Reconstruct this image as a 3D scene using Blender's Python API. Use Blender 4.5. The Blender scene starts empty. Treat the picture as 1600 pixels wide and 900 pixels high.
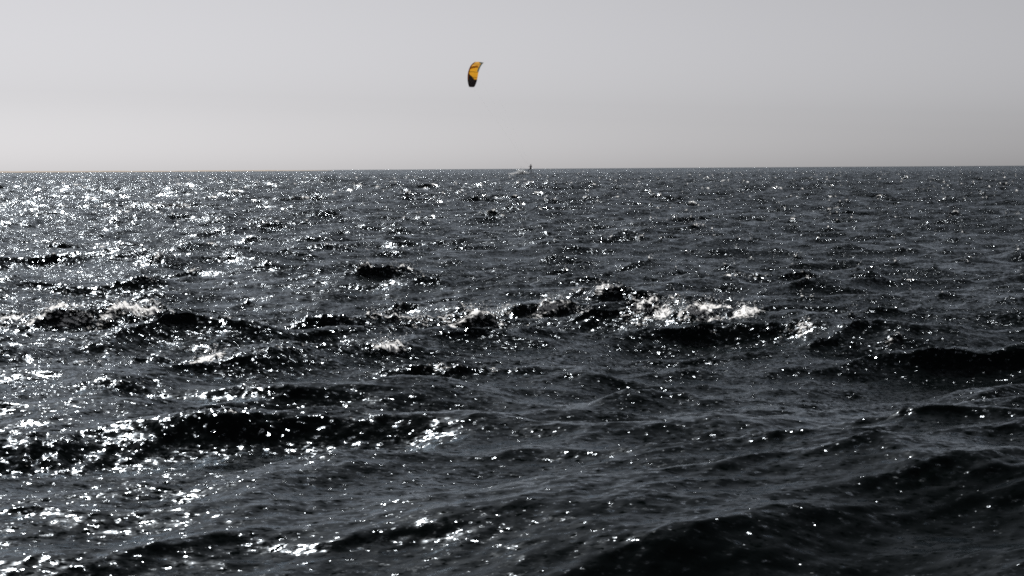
import bpy, bmesh, math, random
import numpy as np
from mathutils import Vector, Matrix, Quaternion

R = math.radians
scene = bpy.context.scene
col = scene.collection

# ------------------------------------------------------------------ camera
F_PX = 2600.0                       # focal length in pixels of the 1600 px wide photograph
CAM_H = 1.30
PITCH = math.atan(186.5 / F_PX)     # looking slightly down
ROLL = R(0.36)
cam_d = bpy.data.cameras.new('camera')
cam = bpy.data.objects.new('camera', cam_d)
col.objects.link(cam)
cam_d.sensor_width = 36.0
cam_d.lens = 36.0 * F_PX / 1600.0
cam_d.clip_start = 0.1
cam_d.clip_end = 30000.0
cam.location = (0, 0, CAM_H)
cam_rot = Matrix.Rotation(R(90) - PITCH, 3, 'X') @ Matrix.Rotation(-ROLL, 3, 'Z')
cam.rotation_euler = cam_rot.to_euler()
scene.camera = cam

# ------------------------------------------------------------------ sky, sun, exposure
SUN_EL, SUN_AZ = R(44), R(-24)      # azimuth from +Y, negative = to the left
world = bpy.data.worlds.new('World')
scene.world = world
world.use_nodes = True
wn, wl = world.node_tree.nodes, world.node_tree.links
wn.clear()
sky = wn.new('ShaderNodeTexSky')
sky.sky_type = 'NISHITA'
sky.sun_disc = False
sky.sun_elevation = SUN_EL
sky.sun_rotation = SUN_AZ
sky.altitude = 0
sky.air_density = 0.5
sky.dust_density = 1.2
sky.ozone_density = 1.0
hsv = wn.new('ShaderNodeHueSaturation')
hsv.inputs['Saturation'].default_value = 0.08      # a dull grey, dusty air
bg = wn.new('ShaderNodeBackground')
bg.inputs['Strength'].default_value = 0.061
wo = wn.new('ShaderNodeOutputWorld')
wl.new(sky.outputs[0], hsv.inputs['Color'])
tint = wn.new('ShaderNodeMix')
tint.data_type = 'RGBA'
tint.blend_type = 'MULTIPLY'
tint.inputs['Factor'].default_value = 1.0
tint.inputs['B'].default_value = (0.985, 0.975, 1.0, 1)
gam = wn.new('ShaderNodeGamma')
gam.inputs['Gamma'].default_value = 1.06
wl.new(hsv.outputs[0], gam.inputs['Color'])
wl.new(gam.outputs[0], tint.inputs['A'])
wl.new(tint.outputs['Result'], bg.inputs['Color'])
wl.new(bg.outputs[0], wo.inputs['Surface'])

sun_d = bpy.data.lights.new('sun', 'SUN')
sun_d.energy = 5.0
sun_d.angle = R(0.53)
sun_d.color = (1.0, 0.965, 0.92)
sun = bpy.data.objects.new('sun', sun_d)
col.objects.link(sun)
sun_dir = Vector((math.sin(SUN_AZ) * math.cos(SUN_EL), math.cos(SUN_AZ) * math.cos(SUN_EL), math.sin(SUN_EL)))
sun.rotation_euler = (-sun_dir).to_track_quat('-Z', 'Y').to_euler()
sun.location = (-40, 60, 60)

vs = scene.view_settings
scene.display_settings.display_device = 'sRGB'
vs.view_transform = 'Standard'
vs.look = 'None'
vs.exposure = 0.0
vs.gamma = 1.0
vs.use_curve_mapping = False
scene.cycles.use_denoising = False
scene.cycles.filter_width = 1.8
scene.cycles.max_bounces = 6
scene.cycles.sample_clamp_indirect = 0.6
scene.cycles.caustics_reflective = False
scene.cycles.caustics_refractive = False

# ------------------------------------------------------------------ helpers
def ray(px, py):
    d = cam_rot @ Vector(((px - 800.0) / F_PX, (450.0 - py) / F_PX, -1.0))
    return d
def at(px, py, Y):
    d = ray(px, py)
    return Vector((0, 0, CAM_H)) + d * (Y / d.y)
def on_sea(px, py, z=0.0):
    d = ray(px, py)
    return Vector((0, 0, CAM_H)) + d * ((z - CAM_H) / d.z)

def mat(name):
    m = bpy.data.materials.new(name)
    m.use_nodes = True
    m.node_tree.nodes.clear()
    return m, m.node_tree.nodes, m.node_tree.links

def simple(name, base, rough=0.5, noise=0.12, scale=6.0, trans=None):
    m, n, l = mat(name)
    out = n.new('ShaderNodeOutputMaterial')
    p = n.new('ShaderNodeBsdfPrincipled')
    p.inputs['Roughness'].default_value = rough
    tc = n.new('ShaderNodeTexCoord')
    tx = n.new('ShaderNodeTexNoise')
    tx.inputs['Scale'].default_value = scale
    tx.inputs['Detail'].default_value = 4
    mx = n.new('ShaderNodeMix')
    mx.data_type = 'RGBA'
    mx.inputs['A'].default_value = [c * (1 - noise) for c in base] + [1]
    mx.inputs['B'].default_value = [min(1, c * (1 + noise)) for c in base] + [1]
    l.new(tc.outputs['Object'], tx.inputs['Vector'])
    l.new(tx.outputs['Fac'], mx.inputs['Factor'])
    l.new(mx.outputs['Result'], p.inputs['Base Color'])
    if trans:
        t = n.new('ShaderNodeBsdfTranslucent')
        t.inputs['Color'].default_value = (*[c for c in trans], 1)
        ad = n.new('ShaderNodeMixShader')
        ad.inputs['Fac'].default_value = 0.6
        l.new(p.outputs[0], ad.inputs[1])
        l.new(t.outputs[0], ad.inputs[2])
        l.new(ad.outputs[0], out.inputs['Surface'])
    else:
        l.new(p.outputs[0], out.inputs['Surface'])
    return m

def link(name, me, m=None, parent=None):
    o = bpy.data.objects.new(name, me)
    col.objects.link(o)
    if m is not None:
        me.materials.append(m)
    if parent is not None:
        o.parent = parent
    return o

def tag(o, label=None, cat=None, group=None, kind=None):
    for k, v in (('label', label), ('category', cat), ('group', group), ('kind', kind)):
        if v:
            o[k] = v
    return o

def from_bm(name, bm, m=None, parent=None, smooth=True):
    me = bpy.data.meshes.new(name)
    bm.to_mesh(me)
    bm.free()
    if smooth:
        me.shade_smooth()
    return link(name, me, m, parent)

def tube(bm, pts, radii, seg=8, caps=True):
    pts = [Vector(p) for p in pts]
    rings = []
    n = len(pts)
    up = Vector((0.13, 0.21, 1)).normalized()
    for i, p in enumerate(pts):
        t = (pts[min(i + 1, n - 1)] - pts[max(i - 1, 0)]).normalized()
        a = t.cross(up)
        if a.length < 1e-3:
            a = t.cross(Vector((1, 0, 0)))
        a.normalize()
        b = t.cross(a)
        r = radii[i] if isinstance(radii, (list, tuple)) else radii
        rings.append([bm.verts.new(p + (a * math.cos(2 * math.pi * k / seg) + b * math.sin(2 * math.pi * k / seg)) * r) for k in range(seg)])
    for i in range(n - 1):
        for k in range(seg):
            bm.faces.new((rings[i][k], rings[i][(k + 1) % seg], rings[i + 1][(k + 1) % seg], rings[i + 1][k]))
    if caps:
        bm.faces.new(rings[0][::-1])
        bm.faces.new(rings[-1])

# ------------------------------------------------------------------ the sea surface
rng = np.random.default_rng(11)
WAVE_DIR = math.atan2(-0.94, 0.30)       # the chop runs towards the viewer and a little to the right
SAT = 0.0135                              # saturation level of the wind-sea spectrum

def ocean_tile(L, N, lam_max, lam_min, kp, wind, spread, seed, amp=1.0):
    g = np.random.default_rng(seed)
    k1 = np.fft.fftfreq(N, L / N) * 2 * np.pi
    kx, ky = np.meshgrid(k1, k1, indexing='xy')
    k = np.hypot(kx, ky)
    k[0, 0] = 1.0
    th = np.arctan2(ky, kx) - wind
    D = np.abs(np.cos(th / 2)) ** (2 * spread) + 0.05
    S = SAT * amp * k ** -4.0 * np.exp(-1.25 * (kp / k) ** 4) * D
    lo, hi = 2 * np.pi / lam_max, 2 * np.pi / lam_min
    W = 1 / (1 + np.exp(-(np.log(k / lo)) * 14)) * 1 / (1 + np.exp(np.log(k / hi) * 14))
    S *= W
    S[0, 0] = 0
    dk = 2 * np.pi / L
    H = (g.normal(size=(N, N)) + 1j * g.normal(size=(N, N))) * np.sqrt(S * dk * dk / 2)
    h = np.real(np.fft.ifft2(H)) * N * N * np.sqrt(2)
    hk = np.fft.fft2(h)
    dx = np.real(np.fft.ifft2(1j * kx / k * hk))
    dy = np.real(np.fft.ifft2(1j * ky / k * hk))
    dxx = np.real(np.fft.ifft2(-kx * kx / k * hk))
    dyy = np.real(np.fft.ifft2(-ky * ky / k * hk))
    dxy = np.real(np.fft.ifft2(-kx * ky / k * hk))
    return dict(L=L, N=N, f=[a.astype(np.float32) for a in (h, dx, dy, dxx, dyy, dxy)])

def sample(tile, x, y, rot=0.0, off=(0, 0), fields=(0, 1, 2, 3, 4, 5)):
    c, s = math.cos(rot), math.sin(rot)
    u = ((x * c + y * s + off[0]) / tile['L'] * tile['N'])
    v = ((-x * s + y * c + off[1]) / tile['L'] * tile['N'])
    iu, iv = np.floor(u).astype(np.int64), np.floor(v).astype(np.int64)
    fu, fv = (u - iu).astype(np.float32), (v - iv).astype(np.float32)
    N = tile['N']
    a, b = iu % N, (iu + 1) % N
    cc, d = iv % N, (iv + 1) % N
    res = []
    for q in fields:
        f = tile['f'][q]
        res.append(f[cc, a] * (1 - fu) * (1 - fv) + f[cc, b] * fu * (1 - fv) + f[d, a] * (1 - fu) * fv + f[d, b] * fu * fv)
    return res

def build_sea():
    # fan of cells whose size grows with distance; fine where the view is, coarse elsewhere
    fine = R(25.0)
    ths = list(np.arange(-fine, fine, 0.00115))
    step, t = 0.002, fine
    while t < math.pi:
        ths.append(t)
        step = min(step * 1.22, 0.12)
        t += step
    neg = [-a for a in ths if a > fine + 1e-4 and a < math.pi - 0.05]
    ths = np.array(sorted(set(ths + neg)))
    rs = [2.6]
    while rs[-1] < 9000:
        r = rs[-1]
        rs.append(r * (1 + (0.0036 if r < 45 else 0.0040 if r < 400 else 0.02)))
    rs = np.array([0.02, 0.6, 1.2, 1.8, 2.2] + rs)
    nt, nr = len(ths), len(rs)
    TH, RR = np.meshgrid(ths, rs)
    X = (RR * np.sin(TH)).ravel()
    Y = (RR * np.cos(TH)).ravel()
    dist = RR.ravel()

    big = ocean_tile(67.0, 2048, 10.0, 0.5, 2 * math.pi / 2.3, WAVE_DIR, 16, 3, 2.0)
    mid = ocean_tile(9.3, 1024, 0.5, 0.045, 0.3, WAVE_DIR + 0.15, 8.0, 5, 1.0)
    wide = ocean_tile(310.0, 1024, 40.0, 5.0, 2 * math.pi / 9.0, WAVE_DIR - 0.2, 8, 8, 0.35)

    h = np.zeros_like(X); dx = np.zeros_like(X); dy = np.zeros_like(X)
    jxx = np.zeros_like(X); jyy = np.zeros_like(X); jxy = np.zeros_like(X)
    ramp = np.clip((dist - 18) / 110, 0, 1)
    offshore = 1 + 0.75 * ramp * ramp * (3 - 2 * ramp)
    for tile, rot, off, chop in ((wide, 0.0, (31, 7), 1.0), (big, 0.0, (40.0, 17.0), 1.15), (mid, 0.0, (3, 2), 0.9)):
        a = sample(tile, X, Y, rot, off)
        if tile is not mid:                    # rougher out in the deeper water
            a = [q * offshore for q in a]
        else:                                  # small ripples are calmer close in
            a = [q * (0.55 + 0.45 * np.clip((dist - 6) / 7, 0, 1)) for q in a]
        h += a[0]; dx += chop * a[1]; dy += chop * a[2]
        jxx += chop * a[3]; jyy += chop * a[4]; jxy += chop * a[5]
    J = (1 + jxx) * (1 + jyy) - jxy ** 2
    zone = (dist > 5) & (dist < 60)
    q1, q2 = np.quantile(J[zone], (0.002, 0.02))
    foam = np.clip((q2 - (1 + (J - 1) / offshore ** 0.6)) / (q2 - q1), 0, 1) * np.clip((dist - 6) / 14, 0.0, 1)

    # single larger wave crests that stand up and break
    #   (photo position of the crest, height, half length, half width, crest direction in degrees, foam)
    crests = [
        (690, 508, .40, .75, .50, 18, 1.0), (800, 490, .56, .60, .58, 4, 1.0), (930, 468, .26, .50, .45, -18, .8), (1000, 505, .30, .6, .45, -6, .8), (1110, 512, .46, .60, .52, -10, 1.0),
        (1230, 522, .36, .80, .48, -12, .4), (1330, 532, .32, .80, .45, -8, .35), (1480, 548, .28, 1.0, .42, -6, .3),
        (50, 515, .34, .80, .50, 14, 1.0), (130, 505, .34, .60, .48, 6, 1.0), (210, 506, .30, .60, .45, -4, 1.0), (330, 485, .14, .7, .3, -4, .6),
        (300, 575, .13, .7, .30, 6, .7), (130, 570, .11, .5, .28, 10, .5), (590, 560, .10, .6, .28, 5, .6),
        (730, 575, .14, .45, .26, 15, .6),
        (90, 700, .12, .6, .28, 8, .35), (230, 690, .12, .8, .28, 6, .35), (400, 680, .13, .6, .26, 4, .4),
        (1480, 790, .17, .55, .30, 20, .2), (1560, 800, .10, .5, .3, 10, .0),
        (1130, 720, .10, .9, .26, 0, .2), (1350, 700, .09, .6, .25, -10, .2), (1560, 705, .11, .6, .26, -14, .2),
        (590, 840, .08, .5, .24, 22, .0), (60, 800, .06, .4, .2, 5, .0),
        (190, 610, .10, .5, .26, 8, .3), (370, 612, .09, .4, .24, -8, .2),
        (1190, 440, .2, .9, .35, -5, .5), (560, 447, .16, .8, .32, -5, .5), (590, 382, .25, 1.2, .45, 4, .0),
        (185, 325, .45, 3.5, .9, 10, .8), (170, 392, .22, 1.3, .5, 4, .6), (270, 418, .14, .5, .3, -8, .7),
        (840, 410, .12, .35, .28, -5, .6), (1000, 358, .2, .8, .5, -5, .5), (820, 328, .25, 1.5, .6, 3, .5),
        (1420, 300, .3, 3.0, .8, -5, .6), (823, 272, .45, 5.0, 1.6, 0, .5), (350, 300, .35, 2.0, .8, 4, .0), (480, 340, .25, 1.2, .5, 3, .0),
    ]
    wnx = np.zeros_like(X)
    for px, py, H, lc, lw, ang, fm in crests:
        p = on_sea(px, py)
        H *= 0.36; lc *= 1.25; lw *= 0.72
        a = R(ang)
        cx, cy = math.cos(a), math.sin(a)
        near = np.abs(dist - p.length) < 4 * max(lc, lw) + 2
        idx = np.nonzero(near)[0]
        ex, ey = X[idx] - p.x, Y[idx] - p.y
        s = ex * cx + ey * cy
        u = -ex * cy * 1.0 + ey * cx           # + is away from the viewer
        # a slightly bent crest, steeper in front than behind
        u = u + 0.10 * np.sin(s / lc * 2.1 + px) * lw + 0.18 * (s / lc) ** 2 * lw
        wu = np.where(u < 0, lw * 0.62, lw * 1.35)
        prof = np.exp(-(u / wu) ** 2)
        along = np.exp(-np.abs(s / lc) ** 2.6) * (1 + 0.14 * np.sin(s * 5.1 / lc + py) + 0.08 * np.sin(s * 11.3 / lc + px))
        e = prof * along
        trough = np.exp(-((u + lw * 1.5) / (lw * 0.9)) ** 2) * np.exp(-np.abs(s / lc) ** 2.6)
        h[idx] += H * e - 0.22 * H * trough
        lean = 0.62 * H * np.clip(e, 0, 1.2) ** 2
        dx[idx] += -(-cy) * lean * 1.0
        dy[idx] += -cx * lean
        if fm > 0:
            fr = np.exp(-((u + lw * 0.15) / (lw * 0.85)) ** 2) * np.exp(-np.abs(s / (lc * 0.9)) ** 3)
            foam[idx] = np.maximum(foam[idx], fm * 0.9 * fr)
    # lumpy white water where a crest has broken
    lump = ocean_tile(3.1, 512, 0.16, 0.025, 30.0, 0, 0.0, 21, 1.0)
    lm = sample(lump, X, Y, 0, (0, 0), (0,))[0]
    lm = lm / (np.std(lm) + 1e-9)
    patch = sample(big, X * 3.1, Y * 3.1, 0.7, (5, 9), (0,))[0]
    patch = patch / np.std(patch)
    foam = np.clip(foam * (0.80 + 0.35 * patch), 0, 1)
    h += np.where(dist < 120, foam * (0.012 + 0.016 * lm), 0)
    fade = np.clip(1.0 - (dist - 1500) / 4500, 0.0, 1.0)
    fade = np.where(dist < 2.4, np.clip(dist / 2.4, 0, 1), fade)
    co = np.empty((nt * nr, 3), np.float32)
    co[:, 0] = X + dx * fade
    co[:, 1] = Y + dy * fade
    co[:, 2] = h * fade
    i = np.arange(nt * nr).reshape(nr, nt)
    nxt = np.roll(i, -1, axis=1)
    f = np.stack([i[:-1], i[1:], nxt[1:], nxt[:-1]], axis=-1).reshape(-1, 4)[:, ::-1]
    me = bpy.data.meshes.new('sea')
    me.vertices.add(len(co)); me.vertices.foreach_set('co', co.ravel())
    me.loops.add(f.size); me.loops.foreach_set('vertex_index', f.ravel().astype(np.int32))
    me.polygons.add(len(f))
    me.polygons.foreach_set('loop_start', np.arange(0, f.size, 4, dtype=np.int32))
    me.update(calc_edges=True)
    at_ = me.attributes.new('foam', 'FLOAT', 'POINT')
    at_.data.foreach_set('value', foam.astype(np.float32))
    me.shade_smooth()
    print('sea verts', len(co), 'faces', len(f), 'Hs', 4 * np.std(h[dist < 40]), 'foam', foam.mean())
    return me, co, foam, dist

RIP_A, RIP_B, FAR_SLOPE = 0.42, 150.0, 1.5
# water material: dark body, sky and sun mirrored in a rippled skin, white foam on broken crests
def water_material():
    m, n, l = mat('sea_water')
    out = n.new('ShaderNodeOutputMaterial')
    geo = n.new('ShaderNodeNewGeometry')
    def noise(scale, detail, rough=0.5, vec=None, stretch=None):
        t = n.new('ShaderNodeTexNoise')
        t.inputs['Scale'].default_value = scale
        t.inputs['Detail'].default_value = detail
        t.inputs['Roughness'].default_value = rough
        mp = n.new('ShaderNodeMapping')
        mp.inputs['Rotation'].default_value = (0, 0, R(18))
        mp.inputs['Scale'].default_value = stretch or (1, 1, 1)
        l.new(geo.outputs['Position'], mp.inputs['Vector'])
        l.new(mp.outputs[0], t.inputs['Vector'])
        return t
    def math_(op, a, b, clamp=False):
        q = n.new('ShaderNodeMath'); q.operation = op; q.use_clamp = clamp
        for k, v in ((0, a), (1, b)):
            if isinstance(v, (int, float)):
                q.inputs[k].default_value = v
            else:
                l.new(v, q.inputs[k])
        return q.outputs[0]
    # wind ripples as slopes: the mirror-like skin is tilted by two independent noise channels
    def slope(tex, k, cubic=False):
        sub = n.new('ShaderNodeVectorMath'); sub.operation = 'SUBTRACT'
        l.new(tex.outputs['Color'], sub.inputs[0])
        sub.inputs[1].default_value = (0.5, 0.5, 0.5)
        if cubic:                               # mostly calm, now and then a steep wavelet
            sq = n.new('ShaderNodeVectorMath'); sq.operation = 'MULTIPLY'
            l.new(sub.outputs[0], sq.inputs[0]); l.new(sub.outputs[0], sq.inputs[1])
            cu = n.new('ShaderNodeVectorMath'); cu.operation = 'MULTIPLY'
            l.new(sq.outputs[0], cu.inputs[0]); l.new(sub.outputs[0], cu.inputs[1])
            sub = cu
        mul = n.new('ShaderNodeVectorMath'); mul.operation = 'SCALE'
        l.new(sub.outputs[0], mul.inputs[0])
        if isinstance(k, (int, float)):
            mul.inputs['Scale'].default_value = k
        else:
            l.new(k, mul.inputs['Scale'])
        fl = n.new('ShaderNodeVectorMath'); fl.operation = 'MULTIPLY'
        l.new(mul.outputs[0], fl.inputs[0])
        fl.inputs[1].default_value = (1, 1, 0)
        return fl.outputs[0]
    def vadd(a, b):
        q = n.new('ShaderNodeVectorMath'); q.operation = 'ADD'
        l.new(a, q.inputs[0]); l.new(b, q.inputs[1])
        return q.outputs[0]
    gust = noise(0.45, 3, 0.55, stretch=(0.6, 1.3, 1))
    gs = math_('ADD', math_('MULTIPLY', math_('SUBTRACT', gust.outputs['Fac'], 0.38, True), 3.6), 0.55)
    ln = n.new('ShaderNodeVectorMath'); ln.operation = 'LENGTH'
    l.new(geo.outputs['Position'], ln.inputs[0])
    fa = n.new('ShaderNodeAttribute'); fa.attribute_name = 'foam'
    gs = math_('ADD', gs, math_('MULTIPLY', fa.outputs['Fac'], 2.0))
    def ramp(d0, d1, top):                      # wavelets that the mesh is too coarse to carry farther out
        q = n.new('ShaderNodeMapRange')
        q.inputs['From Min'].default_value = d0
        q.inputs['From Max'].default_value = d1
        q.inputs['To Max'].default_value = top
        l.new(ln.outputs['Value'], q.inputs['Value'])
        return q.outputs[0]
    lee = n.new('ShaderNodeMapRange')           # calmer in the lee close by
    lee.inputs['From Min'].default_value = 5.0
    lee.inputs['From Max'].default_value = 12.0
    lee.inputs['To Min'].default_value = 0.24
    lee.inputs['To Max'].default_value = 1.0
    l.new(ln.outputs['Value'], lee.inputs['Value'])
    gs = math_('MULTIPLY', gs, lee.outputs[0])
    pt_ = noise(1.0, 3, 0.6, stretch=(0.30, 0.07, 1))            # gust streaks on the far water
    streak = math_('ADD', math_('MULTIPLY', math_('SUBTRACT', pt_.outputs['Fac'], 0.44, True), 9.0), 0.25)
    sl = vadd(slope(noise(14.0, 2, 0.5, stretch=(0.5, 1.3, 1)), RIP_A),
              slope(noise(31.0, 2, 0.55, stretch=(0.8, 1.15, 1)), math_('MULTIPLY', gs, RIP_B), True))
    sl = vadd(sl, slope(noise(8.0, 2, 0.5, stretch=(0.7, 1.2, 1)), math_('MULTIPLY', ramp(9.0, 45.0, 85.0), gs), True))
    sl = vadd(sl, slope(noise(1.8, 3, 0.6, stretch=(0.6, 1.2, 1)), math_('MULTIPLY', ramp(35.0, 180.0, 110.0), streak), True))
    sl = vadd(sl, slope(noise(1.4, 4, 0.6, stretch=(0.6, 1.3, 1)), ramp(25.0, 220.0, FAR_SLOPE)))
    nv = n.new('ShaderNodeVectorMath'); nv.operation = 'NORMALIZE'
    l.new(vadd(geo.outputs['Normal'], sl), nv.inputs[0])
    bump = nv
    fres = n.new('ShaderNodeFresnel')
    fres.inputs['IOR'].default_value = 1.2
    l.new(bump.outputs[0], fres.inputs['Normal'])
    gl = n.new('ShaderNodeBsdfGlossy')
    gl.inputs['Roughness'].default_value = 0.15
    gl.inputs['Color'].default_value = (0.82, 0.91, 1.0, 1)
    l.new(bump.outputs[0], gl.inputs['Normal'])
    body = n.new('ShaderNodeBsdfDiffuse')
    body.inputs['Color'].default_value = (0.0012, 0.0022, 0.0022, 1)
    mx = n.new('ShaderNodeMixShader')
    l.new(math_('MULTIPLY', fres.outputs[0], 0.72), mx.inputs['Fac'])
    l.new(body.outputs[0], mx.inputs[1]); l.new(gl.outputs[0], mx.inputs[2])
    # foam
    fn = noise(30.0, 5, 0.65, stretch=(0.6, 1.3, 1))
    fn2 = noise(6.0, 3, 0.6)
    s = math_('ADD', fa.outputs['Fac'], math_('MULTIPLY', math_('SUBTRACT', fn.outputs['Fac'], 0.5), 2.2))
    s = math_('ADD', s, math_('MULTIPLY', math_('SUBTRACT', fn2.outputs['Fac'], 0.5), 0.9))
    mr = n.new('ShaderNodeMapRange'); mr.interpolation_type = 'SMOOTHSTEP'
    mr.inputs['From Min'].default_value = 0.70
    mr.inputs['From Max'].default_value = 0.86
    l.new(s, mr.inputs['Value'])
    gate = n.new('ShaderNodeMapRange')
    gate.inputs['From Min'].default_value = 0.05
    gate.inputs['From Max'].default_value = 0.3
    l.new(fa.outputs['Fac'], gate.inputs['Value'])
    fb = n.new('ShaderNodeBump'); fb.inputs['Distance'].default_value = 0.05
    l.new(fn.outputs['Fac'], fb.inputs['Height'])
    upm = n.new('ShaderNodeVectorMath'); upm.operation = 'ADD'      # light is spread inside the froth
    upm.inputs[1].default_value = (-0.25, 0.5, 2.0)
    l.new(fb.outputs[0], upm.inputs[0])
    upn = n.new('ShaderNodeVectorMath'); upn.operation = 'NORMALIZE'
    l.new(upm.outputs[0], upn.inputs[0])
    fd = n.new('ShaderNodeBsdfDiffuse'); fd.inputs['Color'].default_value = (0.88, 0.89, 0.90, 1)
    l.new(upn.outputs[0], fd.inputs['Normal'])
    ft = n.new('ShaderNodeBsdfTranslucent'); ft.inputs['Color'].default_value = (0.85, 0.84, 0.80, 1)
    l.new(fb.outputs[0], ft.inputs['Normal'])
    fm = n.new('ShaderNodeMixShader'); fm.inputs['Fac'].default_value = 0.08
    l.new(fd.outputs[0], fm.inputs[1]); l.new(ft.outputs[0], fm.inputs[2])
    fin = n.new('ShaderNodeMixShader')
    l.new(math_('MULTIPLY', mr.outputs[0], gate.outputs[0]), fin.inputs['Fac'])
    l.new(mx.outputs[0], fin.inputs[1]); l.new(fm.outputs[0], fin.inputs[2])
    l.new(fin.outputs[0], out.inputs['Surface'])
    return m

sea_me, sea_co, sea_foam, sea_dist = build_sea()
sea = link('sea', sea_me, water_material())
tag(sea, kind='structure')

# ------------------------------------------------------------------ far sandy shore
def build_shore():
    g = np.random.default_rng(4)
    Y0 = 2300.0
    x0, x1 = -1500.0, at(515, 266, Y0).x
    nx, ny = 700, 12
    ph = g.uniform(0, 6.28, 12)
    fr = np.array([.004, .009, .017, .03, .05, .08, .012, .022, .11, .15, .2, .3])
    v, f = [], []
    for j in range(ny + 1):
        q = j / ny
        for i in range(nx + 1):
            x = x0 + (x1 - x0) * i / nx
            n = sum(math.sin(x * fr[k] + ph[k] + q * 2.0 * (k % 3)) / (1 + k * 0.45) for k in range(12))
            taper = min(1.0, (x1 - x) / 330.0) ** 0.7 if x < x1 else 0.0
            top = (2.1 + 0.32 * n) * (0.25 + 0.75 * taper)
            z = -0.8 + (top + 0.8) * math.sin(math.pi * min(1.0, 0.06 + 0.94 * q)) ** 0.6 * (1.0 if taper > 0 else 0.0)
            v.append((x, Y0 + q * 140.0 + 26.0 * math.sin(x * 0.006) + 9 * math.sin(x * .03), z))
    for j in range(ny):
        for i in range(nx):
            a = j * (nx + 1) + i
            f.append((a, a + 1, a + nx + 2, a + nx + 1))
    me = bpy.data.meshes.new('far_shore')
    me.from_pydata(v, [], f)
    me.shade_smooth()
    o = link('far_shore', me, simple('sand', (0.34, 0.27, 0.205), 0.95, 0.25, 0.05))
    tag(o, kind='structure')
build_shore()

# ------------------------------------------------------------------ the kite surfer
RIDER_Y = 320.0
rp = at(828.0, 270.5, RIDER_Y)
near = (np.abs(sea_co[:, 0] - rp.x) < 1.4) & (np.abs(sea_co[:, 1] - RIDER_Y) < 2.5)
sea_z = float(sea_co[near, 2].max()) if near.any() else 0.3
rider_base = Vector((rp.x, RIDER_Y, sea_z + 0.03))
FRONT = Vector((-0.40, 0.92, 0)).normalized()           # towards the kite
rz = math.atan2(FRONT.y, FRONT.x) - math.pi / 2
rider_m = Matrix.Translation(rider_base) @ Matrix.Rotation(rz, 4, 'Z')

m_suit = simple('wetsuit_neoprene', (0.012, 0.012, 0.014), 0.55, 0.2, 30)
m_skin = simple('skin', (0.42, 0.26, 0.19), 0.5, 0.08, 40)
m_hair = simple('dark_hair', (0.02, 0.015, 0.012), 0.6, 0.3, 60)
m_harn = simple('harness_webbing', (0.03, 0.03, 0.034), 0.7, 0.2, 60)
m_black = simple('black_fabric', (0.010, 0.009, 0.010), 0.6, 0.2, 4, (0.012, 0.010, 0.010))
m_orange = simple('orange_fabric', (0.48, 0.22, 0.02), 0.5, 0.10, 2, (0.56, 0.27, 0.02))
m_yellow = simple('pale_orange_fabric', (0.54, 0.27, 0.05), 0.5, 0.10, 2, (0.62, 0.33, 0.06))
m_brown = simple('brown_fabric', (0.17, 0.055, 0.008), 0.5, 0.15, 2, (0.22, 0.075, 0.008))
m_grey = simple('grey_fabric', (0.075, 0.085, 0.075), 0.5, 0.15, 2, (0.09, 0.10, 0.08))
m_tube = simple('dark_bladder_cover', (0.05, 0.045, 0.04), 0.5, 0.15, 2)
m_line = simple('kite_line', (0.35, 0.35, 0.35), 0.6, 0.1, 5)
m_board = simple('board_laminate', (0.10, 0.11, 0.12), 0.3, 0.2, 5)
m_pad = simple('rubber_pad', (0.02, 0.02, 0.02), 0.8, 0.2, 30)

def skin_mesh(name, pts, edges, rad, root):
    me = bpy.data.meshes.new(name)
    me.from_pydata(pts, edges, [])
    o = bpy.data.objects.new(name, me)
    col.objects.link(o)
    md = o.modifiers.new('skin', 'SKIN')
    md.use_smooth_shade = True
    for i, r in enumerate(rad):
        sv = me.skin_vertices[0].data[i]
        sv.radius = (r, r) if not isinstance(r, tuple) else r
        sv.use_root = (i == root)
    sb = o.modifiers.new('sub', 'SUBSURF')
    sb.levels = 2; sb.render_levels = 2
    dg = bpy.context.evaluated_depsgraph_get()
    res = bpy.data.meshes.new_from_object(o.evaluated_get(dg))
    bpy.data.objects.remove(o)
    return res

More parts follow.
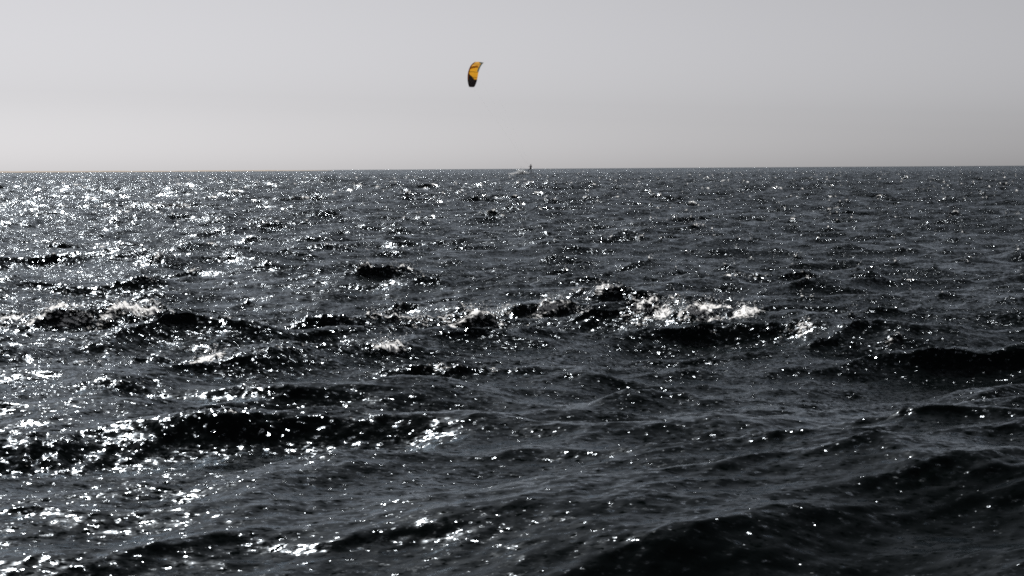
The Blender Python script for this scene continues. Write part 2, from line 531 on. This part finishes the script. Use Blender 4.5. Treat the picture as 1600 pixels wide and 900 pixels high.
def build_person():
    root = bpy.data.objects.new('person', None)
    col.objects.link(root)
    root.matrix_world = rider_m
    P = [(0, -.30, .84), (0, -.37, 1.00), (0, -.44, 1.20), (0, -.455, 1.36), (0, -.44, 1.45), (0, -.425, 1.56), (0, -.42, 1.64)]
    Rd = [(.15, .12), (.135, .11), (.17, .12), (.11, .09), .058, (.078, .095), (.07, .085)]
    E = [(0, 1), (1, 2), (2, 3), (3, 4), (4, 5), (5, 6)]
    for s in (-1, 1):
        b = len(P)
        P += [(s * .10, -.27, .80), (s * .25, .00, .55), (s * .275, -.06, .34), (s * .28, -.07, .13), (s * .285, .01, .075), (s * .30, .14, .065)]
        Rd += [.092, .066, .058, .043, .045, .032]
        E += [(0, b)] + [(b + i, b + i + 1) for i in range(5)]
        b = len(P)
        P += [(s * .17, -.45, 1.345), (s * .26, -.30, 1.20), (s * .25, -.15, 1.19), (s * .21, -.02, 1.215), (s * .20, .035, 1.225)]
        Rd += [.062, .044, .040, .030, .030]
        E += [(3, b)] + [(b + i, b + i + 1) for i in range(4)]
    me = skin_mesh('body', P, E, Rd, 0)
    bm = bmesh.new()
    bm.from_mesh(me)
    for s in (-1, 1):                                   # fingers closed round the bar, thumb from the side of the palm
        for k in range(4):
            x = s * (.168 + .021 * k)
            ln = (.026, .030, .029, .023)[k]
            tube(bm, [(x, .045, 1.235), (x, .045 + ln, 1.245), (x, .062 + ln, 1.222), (x, .056 + ln * .8, 1.198), (x, .040 + ln * .4, 1.193)], [.009, .009, .0085, .008, .006], 6)
        tube(bm, [(s * .17, .03, 1.215), (s * .155, .05, 1.20), (s * .165, .075, 1.195)], [.011, .010, .008], 6)
    # nose, brow, ears, chin
    tube(bm, [(0, -.335, 1.60), (0, -.318, 1.565), (0, -.335, 1.555)], [.008, .014, .010], 6)
    for s in (-1, 1):
        tube(bm, [(s * .078, -.425, 1.60), (s * .088, -.432, 1.58), (s * .078, -.425, 1.555)], [.008, .014, .008], 6)
        tube(bm, [(s * .045, -.340, 1.592), (s * .020, -.334, 1.590)], [.007, .007], 6)
    tube(bm, [(-.025, -.338, 1.53), (0, -.330, 1.528), (.025, -.338, 1.53)], [.005, .007, .005], 6)
    for f in bm.faces:
        c = f.calc_center_median()
        f.material_index = 1 if (c.z > 1.47 or c.y > .0 and c.z > 1.1 or c.z < .095 and c.y > -.1) else 0
    me2 = bpy.data.meshes.new('body')
    bm.to_mesh(me2); bm.free()
    me2.shade_smooth()
    body = link('body', me2, m_suit, root)
    me2.materials.append(m_skin)
    hb = bmesh.new()                                    # short wet hair
    bmesh.ops.create_icosphere(hb, subdivisions=3, radius=1.0)
    rr = random.Random(2)
    for v in hb.verts:
        n = v.co.copy()
        v.co = Vector((n.x * .087, n.y * .102, n.z * .092)) * (1 + rr.uniform(-.03, .05))
        v.co += Vector((0, -.437, 1.625))
    bmesh.ops.delete(hb, geom=[v for v in hb.verts if v.co.z < 1.53 or (v.co.y > -.375 and v.co.z < 1.655)], context='VERTS')
    from_bm('hair', hb, m_hair, root)
    wb = bmesh.new()                                    # waist harness with hook
    rings = []
    for z, k in ((.90, 1.0), (.96, 1.04), (1.04, 1.02), (1.10, .98)):
        rings.append([wb.verts.new((math.cos(a) * .172 * k, -.30 - (z - .84) * .38 + math.sin(a) * .142 * k, z)) for a in [i * math.pi / 10 for i in range(20)]])
    for a in range(3):
        for i in range(20):
            wb.faces.new((rings[a][i], rings[a][(i + 1) % 20], rings[a + 1][(i + 1) % 20], rings[a + 1][i]))
    har = from_bm('harness', wb, m_harn, root)
    kb = bmesh.new()
    tube(kb, [(0, -.20, .97), (0, -.14, .98), (0, -.12, 1.01), (0, -.14, 1.03)], .012, 6)
    from_bm('hook', kb, m_tube, har)
    tag(root, 'person in a black wetsuit leaning back on a kiteboard near the horizon', 'person')
    return root
build_person()

def build_board():
    root = bpy.data.objects.new('kiteboard', None)
    col.objects.link(root)
    root.matrix_world = rider_m
    bm = bmesh.new()
    n, rows = 24, []
    for i in range(n + 1):
        t = -1 + 2 * i / n
        w = .205 * (1 - .18 * t * t) * (max(0.0, 1 - abs(t) ** 14)) ** .5 + .02
        z = .010 + .05 * abs(t) ** 2.4
        x = t * .69
        rows.append([bm.verts.new((x, y + .04, zz)) for y, zz in ((-w, z), (-w * .96, z + .016), (w * .96, z + .016), (w, z), (w * .9, z - .006), (-w * .9, z - .006))])
    for i in range(n):
        for k in range(6):
            bm.faces.new((rows[i][k], rows[i + 1][k], rows[i + 1][(k + 1) % 6], rows[i][(k + 1) % 6]))
    bm.faces.new(rows[0]); bm.faces.new(rows[-1][::-1])
    bmesh.ops.recalc_face_normals(bm, faces=bm.faces)
    from_bm('deck', bm, m_board, root, False)
    for s in (-1, 1):
        b = bmesh.new()
        tube(b, [(s * .29 - .09, .09, .03), (s * .29 - .075, .10, .10), (s * .29, .10, .135), (s * .29 + .075, .10, .10), (s * .29 + .09, .09, .03)], .022, 8)
        from_bm('foot_strap', b, m_pad, root)
        b = bmesh.new()
        tube(b, [(s * .28, -.12, .034), (s * .29, .04, .034), (s * .30, .18, .034)], [.05, .06, .05], 10)
        bmesh.ops.scale(b, vec=(1, 1, .25), verts=b.verts, space=Matrix.Translation((0, 0, -.03)))
        from_bm('foot_pad', b, m_pad, root)
        for y in (-.12, .20):
            b = bmesh.new()
            vs_ = [b.verts.new((s * .58 + dx, y + dy, z)) for dy in (-.003, .003) for dx, z in ((-.05, .04), (.05, .045), (.03, -.01), (-.02, -.015))]
            for q in ((0, 1, 2, 3), (7, 6, 5, 4), (0, 4, 5, 1), (1, 5, 6, 2), (2, 6, 7, 3), (3, 7, 4, 0)):
                b.faces.new([vs_[k] for k in q])
            from_bm('fin', b, m_board, root, False)
    tag(root, 'narrow dark kiteboard strapped under the feet of the surfing person', 'kiteboard')
build_board()

# ------------------------------------------------------------------ the kite
BAR = rider_m @ Vector((0, .075, 1.222))
KC = at(739.0, 112.5, RIDER_Y + 12.0)                  # middle of the leading half of the canopy
def build_kite():
    root = bpy.data.objects.new('kite', None)
    col.objects.link(root)
    root.location = KC
    b = Vector((-0.35, 0.80, 0.48)).normalized()       # outwards, away from the rider
    s = Vector((0.25, -0.45, 0.93))
    s = (s - b * s.dot(b)).normalized()                # span, up and towards the viewer
    c = s.cross(b)
    if c.x > 0:
        c = -c                                         # the leading edge is on the left
    RK, PM, C0 = 3.65, R(48), 2.1
    def le(t):
        return 0.9 - 0.30 * abs(t) ** 2.2
    def chord(t):
        return C0 * (1 - (0.50 if t < 0 else 0.12) * abs(t) ** 3)
    def pt(t, q, off=0.0):                             # q 0 leading edge, 1 trailing edge
        a = t * PM
        ax = le(t) - q * chord(t)
        camber = 0.16 * math.sin(math.pi * min(1, q * 1.15)) * (1 - .5 * abs(t))
        rr = RK + camber + off
        return s * (rr * math.sin(a)) + b * (rr * math.cos(a) - RK) + c * ax
    cuts = [-1.0, -.68, -.36, 0.0, .36, .68, 1.0]
    mats = [m_black, m_orange, m_brown, m_yellow, m_grey]
    def pick(t, q):
        if t < -.50 + .55 * max(0.0, .75 - q):
            return 0
        if (t > .78 and q > .55) or (q > .80 and t > .05):
            return 4
        if .28 < t - .25 * (q - .5) < .50 and q < .78:
            return 2
        return 3 if t > .45 else 1
    for k in range(6):
        bm = bmesh.new()
        nt_, nq = 10, 12
        grid = [[bm.verts.new(pt(cuts[k] + (cuts[k + 1] - cuts[k]) * i / nt_, j / nq)) for j in range(nq + 1)] for i in range(nt_ + 1)]
        for i in range(nt_):
            for j in range(nq):
                f = bm.faces.new((grid[i][j], grid[i + 1][j], grid[i + 1][j + 1], grid[i][j + 1]))
                f.material_index = pick(cuts[k] + (cuts[k + 1] - cuts[k]) * (i + .5) / nt_, (j + .5) / nq)
        o = from_bm('canopy_panel', bm, None, root)
        for m in mats:
            o.data.materials.append(m)
    bm = bmesh.new()
    ts = [-1 + 2 * i / 40 for i in range(41)]
    tube(bm, [pt(t, 0, -.02) for t in ts], [.05 + .075 * (1 - abs(t) ** 2) for t in ts], 10)
    o = from_bm('leading_edge_tube', bm, m_orange, root)
    o.data.materials.append(m_black)
    for f in o.data.polygons:
        cc = f.center
        f.material_index = 1 if cc.dot(s) < -1.6 else 0
    for t in cuts[1:-1]:
        bm = bmesh.new()
        tube(bm, [pt(t, .02 + .93 * i / 8, -.06) for i in range(9)], [.055 - .003 * i for i in range(9)], 8)
        from_bm('strut', bm, m_tube, root)
    base = BAR - KC
    side = (rider_m.to_3x3() @ Vector((1, 0, 0))).normalized()
    if side.dot(s) < 0:
        side = -side
    for sg in (-1, 1):
        y = base + b * 3.0
        bm = bmesh.new()
        tube(bm, [base + side * sg * .02, y + s * sg * .05, pt(sg * .62, 0.02)], .0013, 5)
        from_bm('front_line', bm, m_line, root)
        bm = bmesh.new()
        tube(bm, [pt(sg * .30, 0.02), (pt(sg * .45, 0.0) + y * .09) / 1.09, pt(sg * .62, .02)], .002, 5)
        from_bm('bridle', bm, m_line, root)
        bm = bmesh.new()
        tube(bm, [base + side * sg * .26, pt(sg * 1.0, .85)], .0013, 5)
        from_bm('steering_line', bm, m_line, root)
    bm = bmesh.new()
    tube(bm, [base - side * .27, base - side * .25, base + side * .25, base + side * .27], [.012, .015, .015, .012], 8)
    bar = from_bm('control_bar', bm, m_tube, root)
    for sg in (-1, 1):
        bm = bmesh.new()
        tube(bm, [base + side * sg * .25, base + side * sg * .29], [.028, .02], 8)
        from_bm('float', bm, m_orange, bar)
    tag(root, 'orange and black crescent kite flying high above the sea', 'kite')
build_kite()

# ------------------------------------------------------------------ thrown water
def droplets(name, spots, label_kind='stuff'):
    base = [(1, 0, 0), (-1, 0, 0), (0, 1, 0), (0, -1, 0), (0, 0, 1), (0, 0, -1)]
    fc = [(0, 2, 4), (2, 1, 4), (1, 3, 4), (3, 0, 4), (2, 0, 5), (1, 2, 5), (3, 1, 5), (0, 3, 5)]
    n = len(spots)
    sp = np.array(spots, np.float64)
    bv = np.array(base)
    v = (sp[:, None, :3] + bv[None] * sp[:, None, 3:4]).reshape(-1, 3)
    f = (np.array(fc)[None] + (np.arange(n) * 6)[:, None, None]).reshape(-1, 3)
    me = bpy.data.meshes.new(name)
    me.from_pydata(v.tolist(), [], f.tolist())
    me.shade_smooth()
    return me

m_spray = simple('white_water', (0.88, 0.89, 0.90), 0.12, 0.02, 20, (0.93, 0.95, 0.97))
g = np.random.default_rng(9)
wake = []
for i in range(2600):
    t = g.uniform(0, 1) ** 0.8
    x = rider_base.x - 0.35 - t * 3.4 + g.normal() * .2
    zz = (0.62 * math.exp(-((t - .38) / .22) ** 2) + .16) * abs(g.normal()) * .55
    wake.append((x, RIDER_Y - .2 + g.normal() * .5, rider_base.z - .18 - .12 * t + zz, g.uniform(.03, .10)))
o = link('wake_spray', droplets('wake_spray', wake), m_spray)
tag(o, 'white spray thrown up behind the kiteboard', 'spray', kind='stuff')

# drops flung from the broken crests, found on the sea surface itself
sel = np.nonzero((sea_foam > .6) & (sea_dist < 60) & (sea_dist > 11))[0]
drops = []
if len(sel):
    w = sea_foam[sel] * sea_dist[sel]
    for i in g.choice(sel, 4000, p=w / w.sum()):
        p = sea_co[i]
        up = abs(g.normal()) * .03 * (0.4 + sea_foam[i])
        drops.append((p[0] + g.normal() * .03, p[1] + g.normal() * .03, p[2] + .004 + up, g.uniform(.002, .007)))
o = link('crest_spray', droplets('crest_spray', drops), m_spray)
tag(o, 'white drops flung from the breaking wave crests', 'spray', kind='stuff')
